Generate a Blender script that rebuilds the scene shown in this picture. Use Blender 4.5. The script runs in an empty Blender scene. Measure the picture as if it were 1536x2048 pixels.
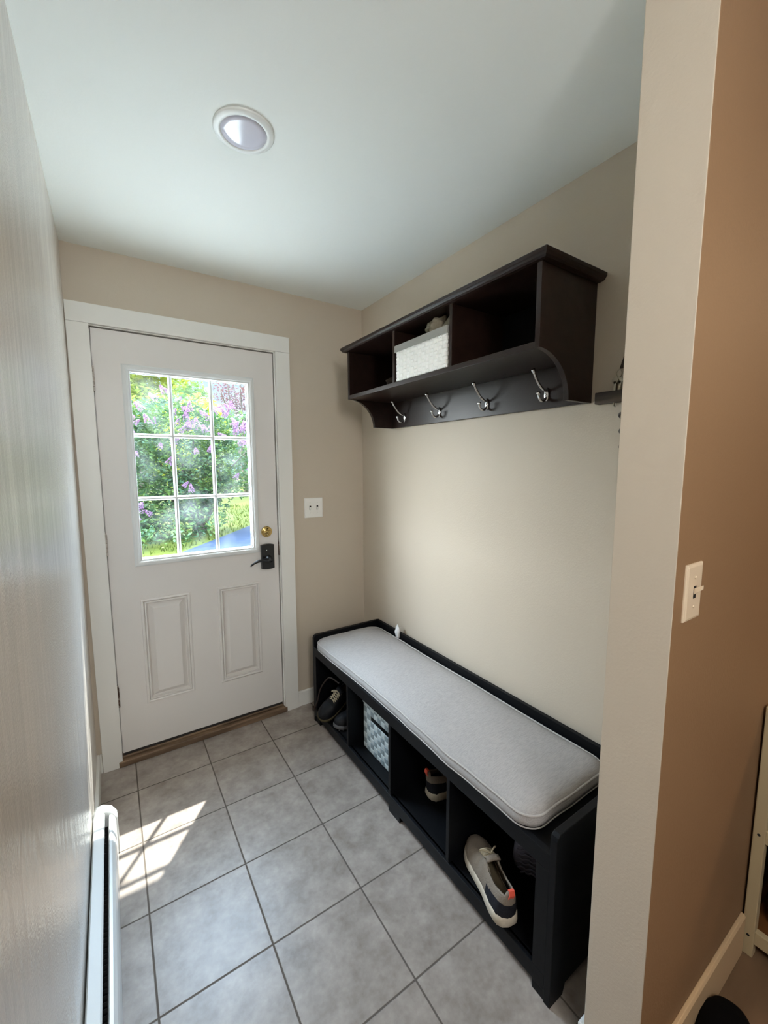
import bpy, bmesh, math, random
from mathutils import Vector, Matrix, noise
random.seed(7)
S = bpy.context.scene
COL = S.collection

# ------------------------------------------------------------------ camera
F_PX = 829.0
YAW, PITCH, ROLL = 0.5827, 0.1129, -0.0026
CAM = Vector((0.0317, -2.2969, 1.4715))
cd = bpy.data.cameras.new('camera')
cd.sensor_fit = 'HORIZONTAL'; cd.sensor_width = 36.0
cd.lens = 36.0 * F_PX / 1536.0
cd.clip_start = 0.02; cd.clip_end = 300
cam = bpy.data.objects.new('camera', cd); COL.objects.link(cam)
_f = Vector((math.sin(YAW)*math.cos(PITCH), math.cos(YAW)*math.cos(PITCH), -math.sin(PITCH)))
_r = Vector((math.cos(YAW), -math.sin(YAW), 0)); _u = _r.cross(_f)
_r2 = _r*math.cos(ROLL) + _u*math.sin(ROLL); _u2 = -_r*math.sin(ROLL) + _u*math.cos(ROLL)
cam.matrix_world = Matrix(((_r2.x, _u2.x, -_f.x, CAM.x), (_r2.y, _u2.y, -_f.y, CAM.y), (_r2.z, _u2.z, -_f.z, CAM.z), (0, 0, 0, 1)))
S.camera = cam

# ------------------------------------------------------------------ sky, sun, exposure
SKY_LOW, SKY_HIGH, LEFT_SKY_FILL = .75, 23.0, 20.0
SUN_STRENGTH = 10.5
S.view_settings.view_transform = 'Standard'
S.view_settings.look = 'None'
S.view_settings.gamma = 1.0
S.view_settings.use_curve_mapping = False
S.view_settings.exposure = 0.70

w = bpy.data.worlds.new('sky'); S.world = w; w.use_nodes = True
nt = w.node_tree; nt.nodes.clear(); L = nt.links
out = nt.nodes.new('ShaderNodeOutputWorld'); bg = nt.nodes.new('ShaderNodeBackground')
tc = nt.nodes.new('ShaderNodeTexCoord'); sp = nt.nodes.new('ShaderNodeSeparateXYZ')
L.new(tc.outputs['Generated'], sp.inputs[0])
nz = nt.nodes.new('ShaderNodeTexNoise'); nz.inputs['Scale'].default_value = 5; nz.inputs['Detail'].default_value = 6
mp = nt.nodes.new('ShaderNodeMapping'); mp.inputs['Scale'].default_value = (1, 1, 3)
L.new(tc.outputs['Generated'], mp.inputs[0]); L.new(mp.outputs[0], nz.inputs['Vector'])
cr = nt.nodes.new('ShaderNodeValToRGB')
cr.color_ramp.elements[0].position = .42; cr.color_ramp.elements[0].color = (.42, .68, 1.0, 1)
cr.color_ramp.elements[1].position = .60; cr.color_ramp.elements[1].color = (.78, .89, 1, 1)
L.new(nz.outputs['Fac'], cr.inputs[0])
hi = nt.nodes.new('ShaderNodeMapRange'); hi.interpolation_type = 'SMOOTHSTEP'
hi.inputs['From Min'].default_value = .28; hi.inputs['From Max'].default_value = .62
hi.inputs['To Min'].default_value = SKY_LOW; hi.inputs['To Max'].default_value = SKY_HIGH
L.new(sp.outputs['Z'], hi.inputs['Value'])
hb = nt.nodes.new('ShaderNodeMapRange'); hb.interpolation_type = 'SMOOTHSTEP'
hb.inputs['From Min'].default_value = .28; hb.inputs['From Max'].default_value = .62
L.new(sp.outputs['Z'], hb.inputs['Value'])
mxc = nt.nodes.new('ShaderNodeMix'); mxc.data_type = 'RGBA'; mxc.inputs[7].default_value = (.58, .76, 1.0, 1)
L.new(hb.outputs[0], mxc.inputs['Factor']); L.new(cr.outputs[0], mxc.inputs[6])
L.new(mxc.outputs[2], bg.inputs['Color']); L.new(hi.outputs[0], bg.inputs['Strength'])
# added bright patch of sky, out of view to the left, lights the bench wall
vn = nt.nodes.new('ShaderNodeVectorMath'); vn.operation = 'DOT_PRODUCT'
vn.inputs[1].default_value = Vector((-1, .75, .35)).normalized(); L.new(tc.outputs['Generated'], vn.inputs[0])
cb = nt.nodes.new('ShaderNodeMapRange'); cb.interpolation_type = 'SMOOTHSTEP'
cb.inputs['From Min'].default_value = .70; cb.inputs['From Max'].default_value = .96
cb.inputs['To Max'].default_value = LEFT_SKY_FILL; L.new(vn.outputs['Value'], cb.inputs['Value'])
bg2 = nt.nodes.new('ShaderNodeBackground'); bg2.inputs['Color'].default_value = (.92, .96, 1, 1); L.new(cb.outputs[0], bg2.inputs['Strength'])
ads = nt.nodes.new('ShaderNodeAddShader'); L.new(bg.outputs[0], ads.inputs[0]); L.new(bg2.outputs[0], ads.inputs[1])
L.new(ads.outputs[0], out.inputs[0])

sd = bpy.data.lights.new('sun', 'SUN'); sd.energy = SUN_STRENGTH; sd.angle = math.radians(.55); sd.color = (1, .96, .90)
sun = bpy.data.objects.new('sun', sd); COL.objects.link(sun)
sun.rotation_euler = Vector((-.335, -.453, -1)).to_track_quat('-Z', 'Y').to_euler()
sun.location = (4, 6, 12)

def area(name, loc, direction, sx, sy, power, color=(1, 1, 1), portal=False):
    d = bpy.data.lights.new(name, 'AREA'); d.shape = 'RECTANGLE'; d.size = sx; d.size_y = sy
    d.energy = power; d.color = color
    if portal: d.cycles.is_portal = True
    o = bpy.data.objects.new(name, d); COL.objects.link(o); o.location = loc
    o.rotation_euler = Vector(direction).to_track_quat('-Z', 'Y').to_euler()
    return o
area('window_portal', (.406, .075, 1.46), (0, -1, 0), .60, .98, 1.0, portal=True)
# next room: two added fill lights for the entry, a warm lamp further in
area('added_entry_fill', (.08, -3.50, 2.00), (.04, 1, -.10), .36, .55, 13.0, (1.0, .99, .97))  # added fill for the door and back wall
area('added_overhead_fill', (.06, -2.90, 2.385), (0, .12, -1), .26, .40, 4.0, (1.0, .99, .97))  # added overhead fill, evens out the partition's shadow
area('next_room_lamp', (2.9, -3.3, 2.36), (-.1, .2, -1), .35, .35, 12.0, (1.0, .70, .42))

S.cycles.max_bounces = 10; S.cycles.diffuse_bounces = 7; S.cycles.glossy_bounces = 4
S.cycles.transparent_max_bounces = 24
S.cycles.sample_clamp_indirect = 6.0
S.cycles.caustics_reflective = False; S.cycles.caustics_refractive = False

# ------------------------------------------------------------------ materials
def lin(c):
    def f(v):
        v /= 255.0
        return v/12.92 if v <= .04045 else ((v+.055)/1.055)**2.4
    return (f(c[0]), f(c[1]), f(c[2]), 1)
def mat(name, rgb, rough=.5, metal=0.0, spec=.5, bump=None, vary=None, trans=0.0, coat=0.0):
    """bump=(scale, strength, (sx,sy,sz)); vary=(rgb2, scale, (sx,sy,sz), lo, hi)"""
    m = bpy.data.materials.new(name); m.use_nodes = True
    n = m.node_tree; b = n.nodes['Principled BSDF']
    b.inputs['Base Color'].default_value = lin(rgb)
    b.inputs['Roughness'].default_value = rough; b.inputs['Metallic'].default_value = metal
    b.inputs['Specular IOR Level'].default_value = spec
    if coat: b.inputs['Coat Weight'].default_value = coat
    t = n.nodes.new('ShaderNodeTexCoord')
    def nse(scale, sc, detail=4):
        mpp = n.nodes.new('ShaderNodeMapping'); mpp.inputs['Scale'].default_value = sc
        nn = n.nodes.new('ShaderNodeTexNoise'); nn.inputs['Scale'].default_value = scale; nn.inputs['Detail'].default_value = detail
        n.links.new(t.outputs['Object'], mpp.inputs[0]); n.links.new(mpp.outputs[0], nn.inputs['Vector'])
        return nn
    if vary:
        r = n.nodes.new('ShaderNodeValToRGB'); e = r.color_ramp.elements
        e[0].position = vary[3]; e[0].color = lin(rgb); e[1].position = vary[4]; e[1].color = lin(vary[0])
        n.links.new(nse(vary[1], vary[2]).outputs['Fac'], r.inputs[0]); n.links.new(r.outputs[0], b.inputs['Base Color'])
    if bump:
        bp = n.nodes.new('ShaderNodeBump'); bp.inputs['Strength'].default_value = bump[1]; bp.inputs['Distance'].default_value = .004
        n.links.new(nse(bump[0], bump[2]).outputs['Fac'], bp.inputs['Height']); n.links.new(bp.outputs[0], b.inputs['Normal'])
    if trans:
        tr = n.nodes.new('ShaderNodeBsdfTranslucent'); tr.inputs['Color'].default_value = tuple(min(1, v*1.3) for v in lin(rgb)[:3]) + (1,)
        if vary: n.links.new(r.outputs[0], tr.inputs['Color'])
        mx = n.nodes.new('ShaderNodeMixShader'); mx.inputs[0].default_value = trans
        n.links.new(b.outputs[0], mx.inputs[1]); n.links.new(tr.outputs[0], mx.inputs[2])
        n.links.new(mx.outputs[0], n.nodes['Material Output'].inputs[0])
    return m
U = (1, 1, 1)
M = {}
M['beige'] = mat('beige_wall_paint', (196, 184, 167), .55, bump=(160, .12, U))
M['tan'] = mat('tan_wall_paint', (138, 108, 78), .6, bump=(160, .12, U))
M['ceiling'] = mat('ceiling_paint', (243, 247, 244), .7, bump=(120, .06, U))
M['trim'] = mat('trim_paint', (230, 229, 224), .38, bump=(30, .05, (1, 1, .2)))
M['doorpaint'] = mat('door_paint', (222, 218, 214), .42, bump=(60, .03, U))
M['muntin'] = mat('muntin_plastic', (225, 228, 228), .4)
M['espresso'] = mat('espresso_wood', (38, 24, 19), .34, spec=.3, vary=((28, 17, 13), 30, (1, .06, 1), .35, .7), bump=(60, .012, (1, .05, 1)))
M['black'] = mat('black_laminate', (9, 11, 15), .50, spec=.2, vary=((7, 8, 11), 25, (1, .1, 1), .4, .7))
M['linen'] = mat('linen_fabric', (176, 172, 170), .9, spec=.15, bump=(700, .6, (.2, 1, 1)), vary=((163, 160, 158), 330, (.12, 1, 1), .4, .65))
M['piping'] = mat('piping_fabric', (178, 174, 171), .9, spec=.15)
M['tag'] = mat('tag_fabric', (235, 235, 235), .8, spec=.2)
M['chrome'] = mat('chrome', (215, 216, 218), .14, 1.0)
M['brass'] = mat('brass', (214, 184, 120), .18, 1.0)
M['blackmetal'] = mat('black_metal', (17, 18, 22), .28, coat=.4)
M['hingepaint'] = mat('painted_hinge', (188, 180, 172), .45, vary=((92, 70, 58), 60, U, .58, .68))
M['hingebronze'] = mat('worn_bronze_hinge', (104, 84, 74), .4, .7, vary=((190, 182, 174), 70, U, .5, .62))
M['plastic'] = mat('white_plastic', (236, 235, 230), .3)
M['plasticwarmlit'] = mat('warm_lit_plastic', (220, 202, 176), .3)  # warm room light put into the switch plate's colour
M['slot'] = mat('dark_slot', (20, 19, 18), .8)
M['lens'] = mat('frosted_lens', (214, 213, 226), .14, coat=.15)
M['fixture'] = mat('fixture_white', (232, 235, 233), .35)
M['heater'] = mat('heater_enamel', (226, 230, 230), .3)
M['fins'] = mat('heater_fins', (48, 48, 50), .6, .3)
M['threshold'] = mat('threshold_wood', (140, 115, 90), .5, vary=((94, 75, 58), 22, (.15, 1, 1), .4, .65))
M['sweep'] = mat('door_sweep_rubber', (40, 36, 33), .7)
M['strapw'] = mat('white_strap', (250, 250, 248), .45)
M['basketrim'] = mat('grey_liner', (150, 148, 143), .85, spec=.2)
M['weavelight'] = mat('pale_strap_weave', (196, 208, 210), .55)
M['weavedark'] = mat('grey_strap_weave', (138, 152, 157), .55)
M['cloth'] = mat('taupe_knit', (128, 120, 104), .95, spec=.1, bump=(90, .5, U))
M['darkcloth'] = mat('dark_knit', (52, 44, 38), .95, spec=.1)
M['solecream'] = mat('cream_rubber', (200, 190, 172), .55, vary=((176, 164, 142), 22, U, .45, .7))
M['uppergrey'] = mat('taupe_mesh', (132, 121, 108), .85, spec=.2, bump=(260, .4, U))
M['uppernavy'] = mat('dark_navy_mesh', (30, 31, 38), .8, spec=.25, bump=(300, .4, U))
M['upperblack'] = mat('black_leather', (13, 14, 18), .55, spec=.25)
M['jetblack'] = mat('black_suede', (7, 7, 9), .9, spec=.1)
M['trimwarmlit'] = mat('warm_lit_trim_paint', (208, 180, 142), .45, bump=(30, .05, (1, 1, .2)))  # the next room's warm light put into the trim colour
M['olive'] = mat('olive_suede', (88, 80, 58), .85, spec=.2, bump=(120, .3, U))
M['soledark'] = mat('dark_rubber', (104, 105, 122), .55)
M['solegrey'] = mat('grey_rubber', (82, 82, 84), .6)
M['lining'] = mat('shoe_lining', (96, 86, 68), .95, spec=.1)
M['tab'] = mat('coral_webbing', (232, 92, 70), .7)
M['lace'] = mat('tan_lace', (176, 164, 138), .85)
M['lacedark'] = mat('dark_lace', (60, 56, 52), .85)
M['keywood'] = mat('weathered_dark_wood', (84, 70, 58), .6, vary=((46, 38, 32), 30, (1, .1, 1), .4, .65))
M['keymetal'] = mat('key_metal', (170, 162, 145), .3, 1.0)
M['leather'] = mat('dark_brown_leather', (48, 38, 32), .55)
M['shelfpaint'] = mat('cream_painted_wood', (186, 170, 136), .5, bump=(30, .08, (1, 1, .1)))
M['shelfwood'] = mat('brown_shelf_board', (120, 76, 38), .45, vary=((92, 56, 26), 18, (.1, 1, 1), .4, .7))
M['wicker'] = mat('grey_wicker', (96, 88, 80), .8, bump=(90, 1.0, (1, 1, .4)))
M['plank'] = mat('brown_plank_floor', (128, 102, 78), .5, vary=((98, 76, 56), 9, (.25, 1, 1), .35, .7))
M['bounce_concrete'] = mat('pale_bounce_concrete', (222, 219, 212), .9, bump=(60, .3, U))
M['asphalt'] = mat('asphalt', (28, 36, 50), .95, spec=.1, vary=((34, 43, 58), 60, U, .4, .65))  # blue of the reflected sky put into the base colour
M['lawn'] = mat('lawn', (48, 55, 12), .95, spec=.1, vary=((60, 64, 15), 1.4, U, .4, .65))
M['grass'] = mat('grass_blades', (50, 59, 11), .8, spec=.1, trans=.4)
M['siding'] = mat('white_siding', (215, 215, 212), .7)
M['leaf'] = mat('lilac_leaf', (46, 73, 44), .55, spec=.25, vary=((81, 102, 39), 3.2, U, .42, .64), trans=.35)
M['leafyellow'] = mat('spring_leaf', (135, 148, 44), .6, spec=.2, vary=((156, 159, 44), 1.2, U, .4, .65), trans=.45)
M['leafgreen'] = mat('maple_leaf', (76, 100, 46), .6, spec=.2, vary=((102, 116, 48), .8, U, .4, .65), trans=.45)
M['leafred'] = mat('russet_leaf', (95, 64, 56), .7, spec=.2, vary=((84, 61, 71), 1.0, U, .4, .65), trans=.4)
M['bloom'] = mat('lilac_petal', (138, 98, 128), .7, spec=.2, vary=((152, 118, 142), 9, U, .4, .65), trans=.35)
M['bark'] = mat('grey_brown_bark', (84, 72, 58), .9, bump=(40, .5, (1, 1, .2)))

def glossy_left_wall():
    m = mat('semi_gloss_wall_paint', (216, 210, 202), .27, spec=.7)
    n = m.node_tree; b = n.nodes['Principled BSDF']; t = n.nodes.new('ShaderNodeTexCoord')
    def nse(scale, sc, det):
        mpp = n.nodes.new('ShaderNodeMapping'); mpp.inputs['Scale'].default_value = sc
        nn = n.nodes.new('ShaderNodeTexNoise'); nn.inputs['Scale'].default_value = scale; nn.inputs['Detail'].default_value = det
        n.links.new(t.outputs['Object'], mpp.inputs[0]); n.links.new(mpp.outputs[0], nn.inputs['Vector']); return nn
    a = nse(13, (1, 1, .11), 2.5); c = nse(230, U, 2)
    ma = n.nodes.new('ShaderNodeMath'); ma.operation = 'MULTIPLY_ADD'; ma.inputs[1].default_value = .10
    n.links.new(c.outputs['Fac'], ma.inputs[0]); n.links.new(a.outputs['Fac'], ma.inputs[2])
    bp = n.nodes.new('ShaderNodeBump'); bp.inputs['Strength'].default_value = .85; bp.inputs['Distance'].default_value = .010
    n.links.new(ma.outputs[0], bp.inputs['Height']); n.links.new(bp.outputs[0], b.inputs['Normal'])
    return m
M['gloss'] = glossy_left_wall()

def tile_floor(gx, gy, s):
    m = bpy.data.materials.new('grey_ceramic_tile'); m.use_nodes = True
    n = m.node_tree; b = n.nodes['Principled BSDF']; K = n.links
    t = n.nodes.new('ShaderNodeTexCoord'); sx = n.nodes.new('ShaderNodeSeparateXYZ'); K.new(t.outputs['Object'], sx.inputs[0])
    def mth(op, a, bb=None, c=None):
        q = n.nodes.new('ShaderNodeMath'); q.operation = op
        for i, v in enumerate((a, bb, c)):
            if v is None: continue
            if isinstance(v, (int, float)): q.inputs[i].default_value = v
            else: K.new(v, q.inputs[i])
        return q.outputs[0]
    u = mth('DIVIDE', mth('SUBTRACT', sx.outputs['X'], gx), s); v = mth('DIVIDE', mth('SUBTRACT', sx.outputs['Y'], gy), s)
    du = mth('ABSOLUTE', mth('SUBTRACT', mth('FRACT', mth('ADD', u, .5)), .5)); dv = mth('ABSOLUTE', mth('SUBTRACT', mth('FRACT', mth('ADD', v, .5)), .5))
    d = mth('MINIMUM', du, dv)
    mr = n.nodes.new('ShaderNodeMapRange'); mr.inputs['From Min'].default_value = .0055; mr.inputs['From Max'].default_value = .0105
    K.new(d, mr.inputs['Value'])
    cell = n.nodes.new('ShaderNodeCombineXYZ'); K.new(mth('FLOOR', u), cell.inputs[0]); K.new(mth('FLOOR', v), cell.inputs[1])
    wn = n.nodes.new('ShaderNodeTexWhiteNoise'); wn.noise_dimensions = '3D'; K.new(cell.outputs[0], wn.inputs['Vector'])
    off = n.nodes.new('ShaderNodeVectorMath'); off.operation = 'MULTIPLY_ADD'; off.inputs[1].default_value = (7, 7, 7)
    K.new(wn.outputs['Color'], off.inputs[0]); K.new(t.outputs['Object'], off.inputs[2])
    n1 = n.nodes.new('ShaderNodeTexNoise'); n1.inputs['Scale'].default_value = 12; n1.inputs['Detail'].default_value = 7; n1.inputs['Roughness'].default_value = .62
    K.new(off.outputs[0], n1.inputs['Vector'])
    n2 = n.nodes.new('ShaderNodeTexNoise'); n2.inputs['Scale'].default_value = 55; n2.inputs['Detail'].default_value = 4
    K.new(off.outputs[0], n2.inputs['Vector'])
    f = mth('ADD', mth('MULTIPLY', n1.outputs['Fac'], .78), mth('MULTIPLY', n2.outputs['Fac'], .22))
    r = n.nodes.new('ShaderNodeValToRGB'); e = r.color_ramp.elements
    e[0].position = .33; e[0].color = lin((132, 122, 114)); e[1].position = .67; e[1].color = lin((174, 165, 157))
    K.new(f, r.inputs[0])
    mx = n.nodes.new('ShaderNodeMix'); mx.data_type = 'RGBA'
    K.new(mr.outputs[0], mx.inputs['Factor']); mx.inputs[6].default_value = lin((92, 84, 76)); K.new(r.outputs[0], mx.inputs[7])
    K.new(mx.outputs[2], b.inputs['Base Color'])
    ro = n.nodes.new('ShaderNodeMapRange'); ro.inputs['To Min'].default_value = .8; ro.inputs['To Max'].default_value = .36
    K.new(mr.outputs[0], ro.inputs['Value']); K.new(ro.outputs[0], b.inputs['Roughness'])
    bp = n.nodes.new('ShaderNodeBump'); bp.inputs['Strength'].default_value = .5; bp.inputs['Distance'].default_value = .003
    K.new(mth('ADD', mr.outputs[0], mth('MULTIPLY', f, .35)), bp.inputs['Height']); K.new(bp.outputs[0], b.inputs['Normal'])
    return m
M['tile'] = tile_floor(.0482, -.2312, .3127)

def glass():
    m = bpy.data.materials.new('dusty_window_glass'); m.use_nodes = True
    n = m.node_tree; n.nodes.clear(); K = n.links
    o = n.nodes.new('ShaderNodeOutputMaterial'); tr = n.nodes.new('ShaderNodeBsdfTransparent'); tr.inputs[0].default_value = (.97, .99, .98, 1)
    gl = n.nodes.new('ShaderNodeBsdfGlossy'); gl.inputs['Roughness'].default_value = .01
    lw_ = n.nodes.new('ShaderNodeLayerWeight'); pw = n.nodes.new('ShaderNodeMath'); pw.operation = 'POWER'; pw.inputs[1].default_value = 5
    K.new(lw_.outputs['Facing'], pw.inputs[0])
    fr = n.nodes.new('ShaderNodeMath'); fr.operation = 'MULTIPLY_ADD'; fr.inputs[1].default_value = .9; fr.inputs[2].default_value = .03
    K.new(pw.outputs[0], fr.inputs[0])
    m1 = n.nodes.new('ShaderNodeMixShader'); K.new(fr.outputs[0], m1.inputs[0]); K.new(tr.outputs[0], m1.inputs[1]); K.new(gl.outputs[0], m1.inputs[2])
    tl = n.nodes.new('ShaderNodeBsdfTranslucent'); tl.inputs[0].default_value = (.9, .96, 1, 1)
    t = n.nodes.new('ShaderNodeTexCoord'); nn = n.nodes.new('ShaderNodeTexNoise'); nn.inputs['Scale'].default_value = 7; nn.inputs['Detail'].default_value = 5
    K.new(t.outputs['Object'], nn.inputs['Vector'])
    mr = n.nodes.new('ShaderNodeMapRange'); mr.inputs['From Min'].default_value = .45; mr.inputs['From Max'].default_value = .75
    mr.inputs['To Min'].default_value = .001; mr.inputs['To Max'].default_value = .02; K.new(nn.outputs['Fac'], mr.inputs['Value'])
    m2 = n.nodes.new('ShaderNodeMixShader'); K.new(mr.outputs[0], m2.inputs[0]); K.new(m1.outputs[0], m2.inputs[1]); K.new(tl.outputs[0], m2.inputs[2])
    K.new(m2.outputs[0], o.inputs[0])
    return m
M['glass'] = glass()

# ------------------------------------------------------------------ mesh helpers
def bx(bm, x0, x1, y0, y1, z0, z1, mi=0):
    vs = [bm.verts.new((x, y, z)) for x in (x0, x1) for y in (y0, y1) for z in (z0, z1)]
    q = [(0, 1, 3, 2), (4, 6, 7, 5), (0, 4, 5, 1), (2, 3, 7, 6), (0, 2, 6, 4), (1, 5, 7, 3)]
    for f in q:
        fc = bm.faces.new([vs[i] for i in f]); fc.material_index = mi
def boxes(*bs):
    bm = bmesh.new()
    for b in bs: bx(bm, *b)
    return bm
def prism(bm, pts, axis, a, b):
    """extrude polygon pts (2D) along axis ('x','y','z') from a to b; 2D order (y,z),(x,z),(x,y)"""
    def P(p, t):
        return {'x': (t, p[0], p[1]), 'y': (p[0], t, p[1]), 'z': (p[0], p[1], t)}[axis]
    A = [bm.verts.new(P(p, a)) for p in pts]; B = [bm.verts.new(P(p, b)) for p in pts]
    n = len(pts)
    bm.faces.new(A); bm.faces.new(B[::-1])
    for i in range(n): bm.faces.new([A[i], B[i], B[(i+1) % n], A[(i+1) % n]])
def loft(bm, loops, closed=True, cap0=False, cap1=False, mi=None):
    R = [[bm.verts.new(p) for p in lp] for lp in loops]
    for k in range(len(R)-1):
        a, b = R[k], R[k+1]; n = len(a)
        for i in range(n if closed else n-1):
            f = bm.faces.new([a[i], a[(i+1) % n], b[(i+1) % n], b[i]])
            if mi: f.material_index = mi(k, i)
    if cap0: bm.faces.new(R[0][::-1])
    if cap1: bm.faces.new(R[-1])
    return R
def tube(bm, pts, rad, seg=8, closed=False):
    pts = [Vector(p) for p in pts]; n = len(pts); loops = []; up = None
    for i, p in enumerate(pts):
        if closed: t = pts[(i+1) % n] - pts[i-1]
        else: t = pts[min(i+1, n-1)] - pts[max(i-1, 0)]
        t.normalize()
        if up is None:
            up = t.cross(Vector((.31, .2, .93)))
            if up.length < 1e-3: up = t.cross(Vector((1, 0, 0)))
            up.normalize()
        up = (up - t*up.dot(t)); up.normalize(); s = t.cross(up)
        r = rad[i] if isinstance(rad, (list, tuple)) else rad
        loops.append([p + (up*math.cos(2*math.pi*k/seg) + s*math.sin(2*math.pi*k/seg))*r for k in range(seg)])
    if closed: loops.append(loops[0])
    loft(bm, loops, True, not closed, not closed)
    if closed: bmesh.ops.remove_doubles(bm, verts=bm.verts, dist=1e-6)
def lathe(bm, prof, c, axis='z', seg=40):
    """prof: list of (r, h) along axis"""
    loops = []
    for r, h in prof:
        lp = []
        for k in range(seg):
            a = 2*math.pi*k/seg; u, v = r*math.cos(a), r*math.sin(a)
            p = {'z': (u, v, h), 'y': (u, h, v), 'x': (h, u, v)}[axis]
            lp.append(Vector(c)+Vector(p))
        loops.append(lp)
    loft(bm, loops, True, prof[0][0] > 1e-5, prof[-1][0] > 1e-5)
    bmesh.ops.remove_doubles(bm, verts=bm.verts, dist=1e-6)
def spline(pts, n):
    pts = [Vector(p) for p in pts]; P = [pts[0]*2-pts[1]] + pts + [pts[-1]*2-pts[-2]]; o = []
    for i in range(1, len(P)-2):
        for k in range(n):
            t = k/n; a, b, c, d = P[i-1], P[i], P[i+1], P[i+2]
            o.append(.5*((2*b)+(c-a)*t+(2*a-5*b+4*c-d)*t*t+(3*b-a-3*c+d)*t**3))
    o.append(pts[-1]); return o
def obj(name, bm, mats, parent=None, smooth=False, bevel=0, subsurf=0, solid=0, label=None, keep=True):
    bmesh.ops.recalc_face_normals(bm, faces=bm.faces)
    me = bpy.data.meshes.new(name); bm.to_mesh(me); bm.free()
    for m in (mats if isinstance(mats, (list, tuple)) else [mats]): me.materials.append(m)
    if smooth: me.shade_smooth()
    o = bpy.data.objects.new(name, me); COL.objects.link(o)
    if parent:
        o.parent = parent
        if keep: o.matrix_parent_inverse = WORLD(parent).inverted()
    if solid:
        md = o.modifiers.new('thickness', 'SOLIDIFY'); md.thickness = solid; md.offset = 0
    if bevel:
        md = o.modifiers.new('edge', 'BEVEL'); md.width = bevel; md.segments = 2; md.limit_method = 'ANGLE'; md.angle_limit = math.radians(40)
    if subsurf:
        md = o.modifiers.new('smooth', 'SUBSURF'); md.levels = subsurf; md.render_levels = subsurf
    if label: o['label'] = label
    return o
def WORLD(o):
    m = Matrix.LocRotScale(o.location, o.rotation_euler, o.scale)
    return (WORLD(o.parent) @ o.matrix_parent_inverse @ m) if o.parent else m
def struct(name, bm, mats, parent=None, **k):
    o = obj(name, bm, mats, parent, **k)
    if not parent: o['kind'] = 'structure'
    return o
def tag(o, label, cat, group=None):
    o['label'] = label; o['category'] = cat
    if group: o['group'] = group
    return o
def thing(name, label, cat, loc=(0, 0, 0), rot=(0, 0, 0), group=None):
    o = bpy.data.objects.new(name, None); COL.objects.link(o); o.empty_display_size = .05
    o.location = loc; o.rotation_euler = rot
    return tag(o, label, cat, group)

# ------------------------------------------------------------------ room shell
H = 2.4115; W = 1.384
XE, Y1, Y2 = .918, -1.838, -1.960       # end of the partition, its entry face, its far face
YB, XR = -5.0, 4.2                      # the next room's far and right limits
struct('floor', boxes((-.16, 1.52, -1.90, .16, -.04, 0)), M['tile'])
struct('floor_next_room', boxes((-.16, XR, YB, -1.90, -.06, -.015)), M['plank'])
struct('ceiling', boxes((-.3, XR+.1, YB-.1, .14, H, H+.12)), M['ceiling'])
xl = lambda z: -.106 + .022*z/H
def lw(bm):
    prism(bm, [(-.25, -.06), (xl(0), -.06), (xl(0), 0), (xl(H), H+.02), (-.25, H+.02)], 'y', YB, .0)
bm = bmesh.new(); lw(bm); struct('wall_left', bm, M['gloss'])
DX0, DX1, DZ1 = -.022, .838, 2.100      # rough opening of the door
struct('wall_back', boxes((-.25, DX0, 0, .14, -.3, H+.02), (DX1, 1.52, 0, .14, -.3, H+.02), (DX0, DX1, 0, .14, DZ1, H+.02), (DX0, DX1, .0, .14, -.3, -.04)), M['beige'])
struct('wall_right', boxes((W, W+.13, Y1, 0, -.06, H+.02)), M['beige'])
bm = bmesh.new(); bx(bm, XE, XR, Y2, Y1, -.06, H+.02)
bm.normal_update()
for f in bm.faces:
    c = f.calc_center_median()
    if abs(c.y-Y2) < 1e-4: f.material_index = 1
struct('wall_partition', bm, [M['beige'], M['tan']], bevel=.002)
struct('wall_far', boxes((-.25, XR+.1, YB-.12, YB, -.06, H+.02)), M['tan'])
struct('wall_next_room', boxes((XR, XR+.1, YB, Y1, -.06, H+.02)), M['tan'])

BH = .094
def bb(name, pts, axis, a, b):
    bm = bmesh.new(); prism(bm, pts, axis, a, b); return struct(name, bm, M['trimwarmlit' if 'next' in name else 'trim'], bevel=.002)
bb('baseboard_left', [(xl(0)-.002, 0), (xl(0)+.013, 0), (xl(0)+.013, BH-.006), (xl(0)+.008, BH), (xl(0)-.002, BH)], 'y', -.475, -.0005)
bb('baseboard_back', [(.0, 0), (-.013, 0), (-.013, BH-.006), (-.008, BH), (0, BH)], 'x', .909, W)
bb('baseboard_back_corner', [(.0, 0), (-.013, 0), (-.013, BH-.006), (-.008, BH), (0, BH)], 'x', xl(0)+.012, -.0865)
bb('baseboard_right', [(W, 0), (W-.013, 0), (W-.013, BH-.006), (W-.008, BH), (W, BH)], 'y', Y1+.016, -.014)
bb('baseboard_partition', [(Y1, 0), (Y1+.016, 0), (Y1+.016, BH-.006), (Y1+.010, BH), (Y1, BH)], 'x', XE+.002, W)
bb('baseboard_next_room', [(Y2, -.015), (Y2-.013, -.015), (Y2-.013, .110), (Y2-.009, .117), (Y2, .117)], 'x', XE+.004, 1.553)

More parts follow.
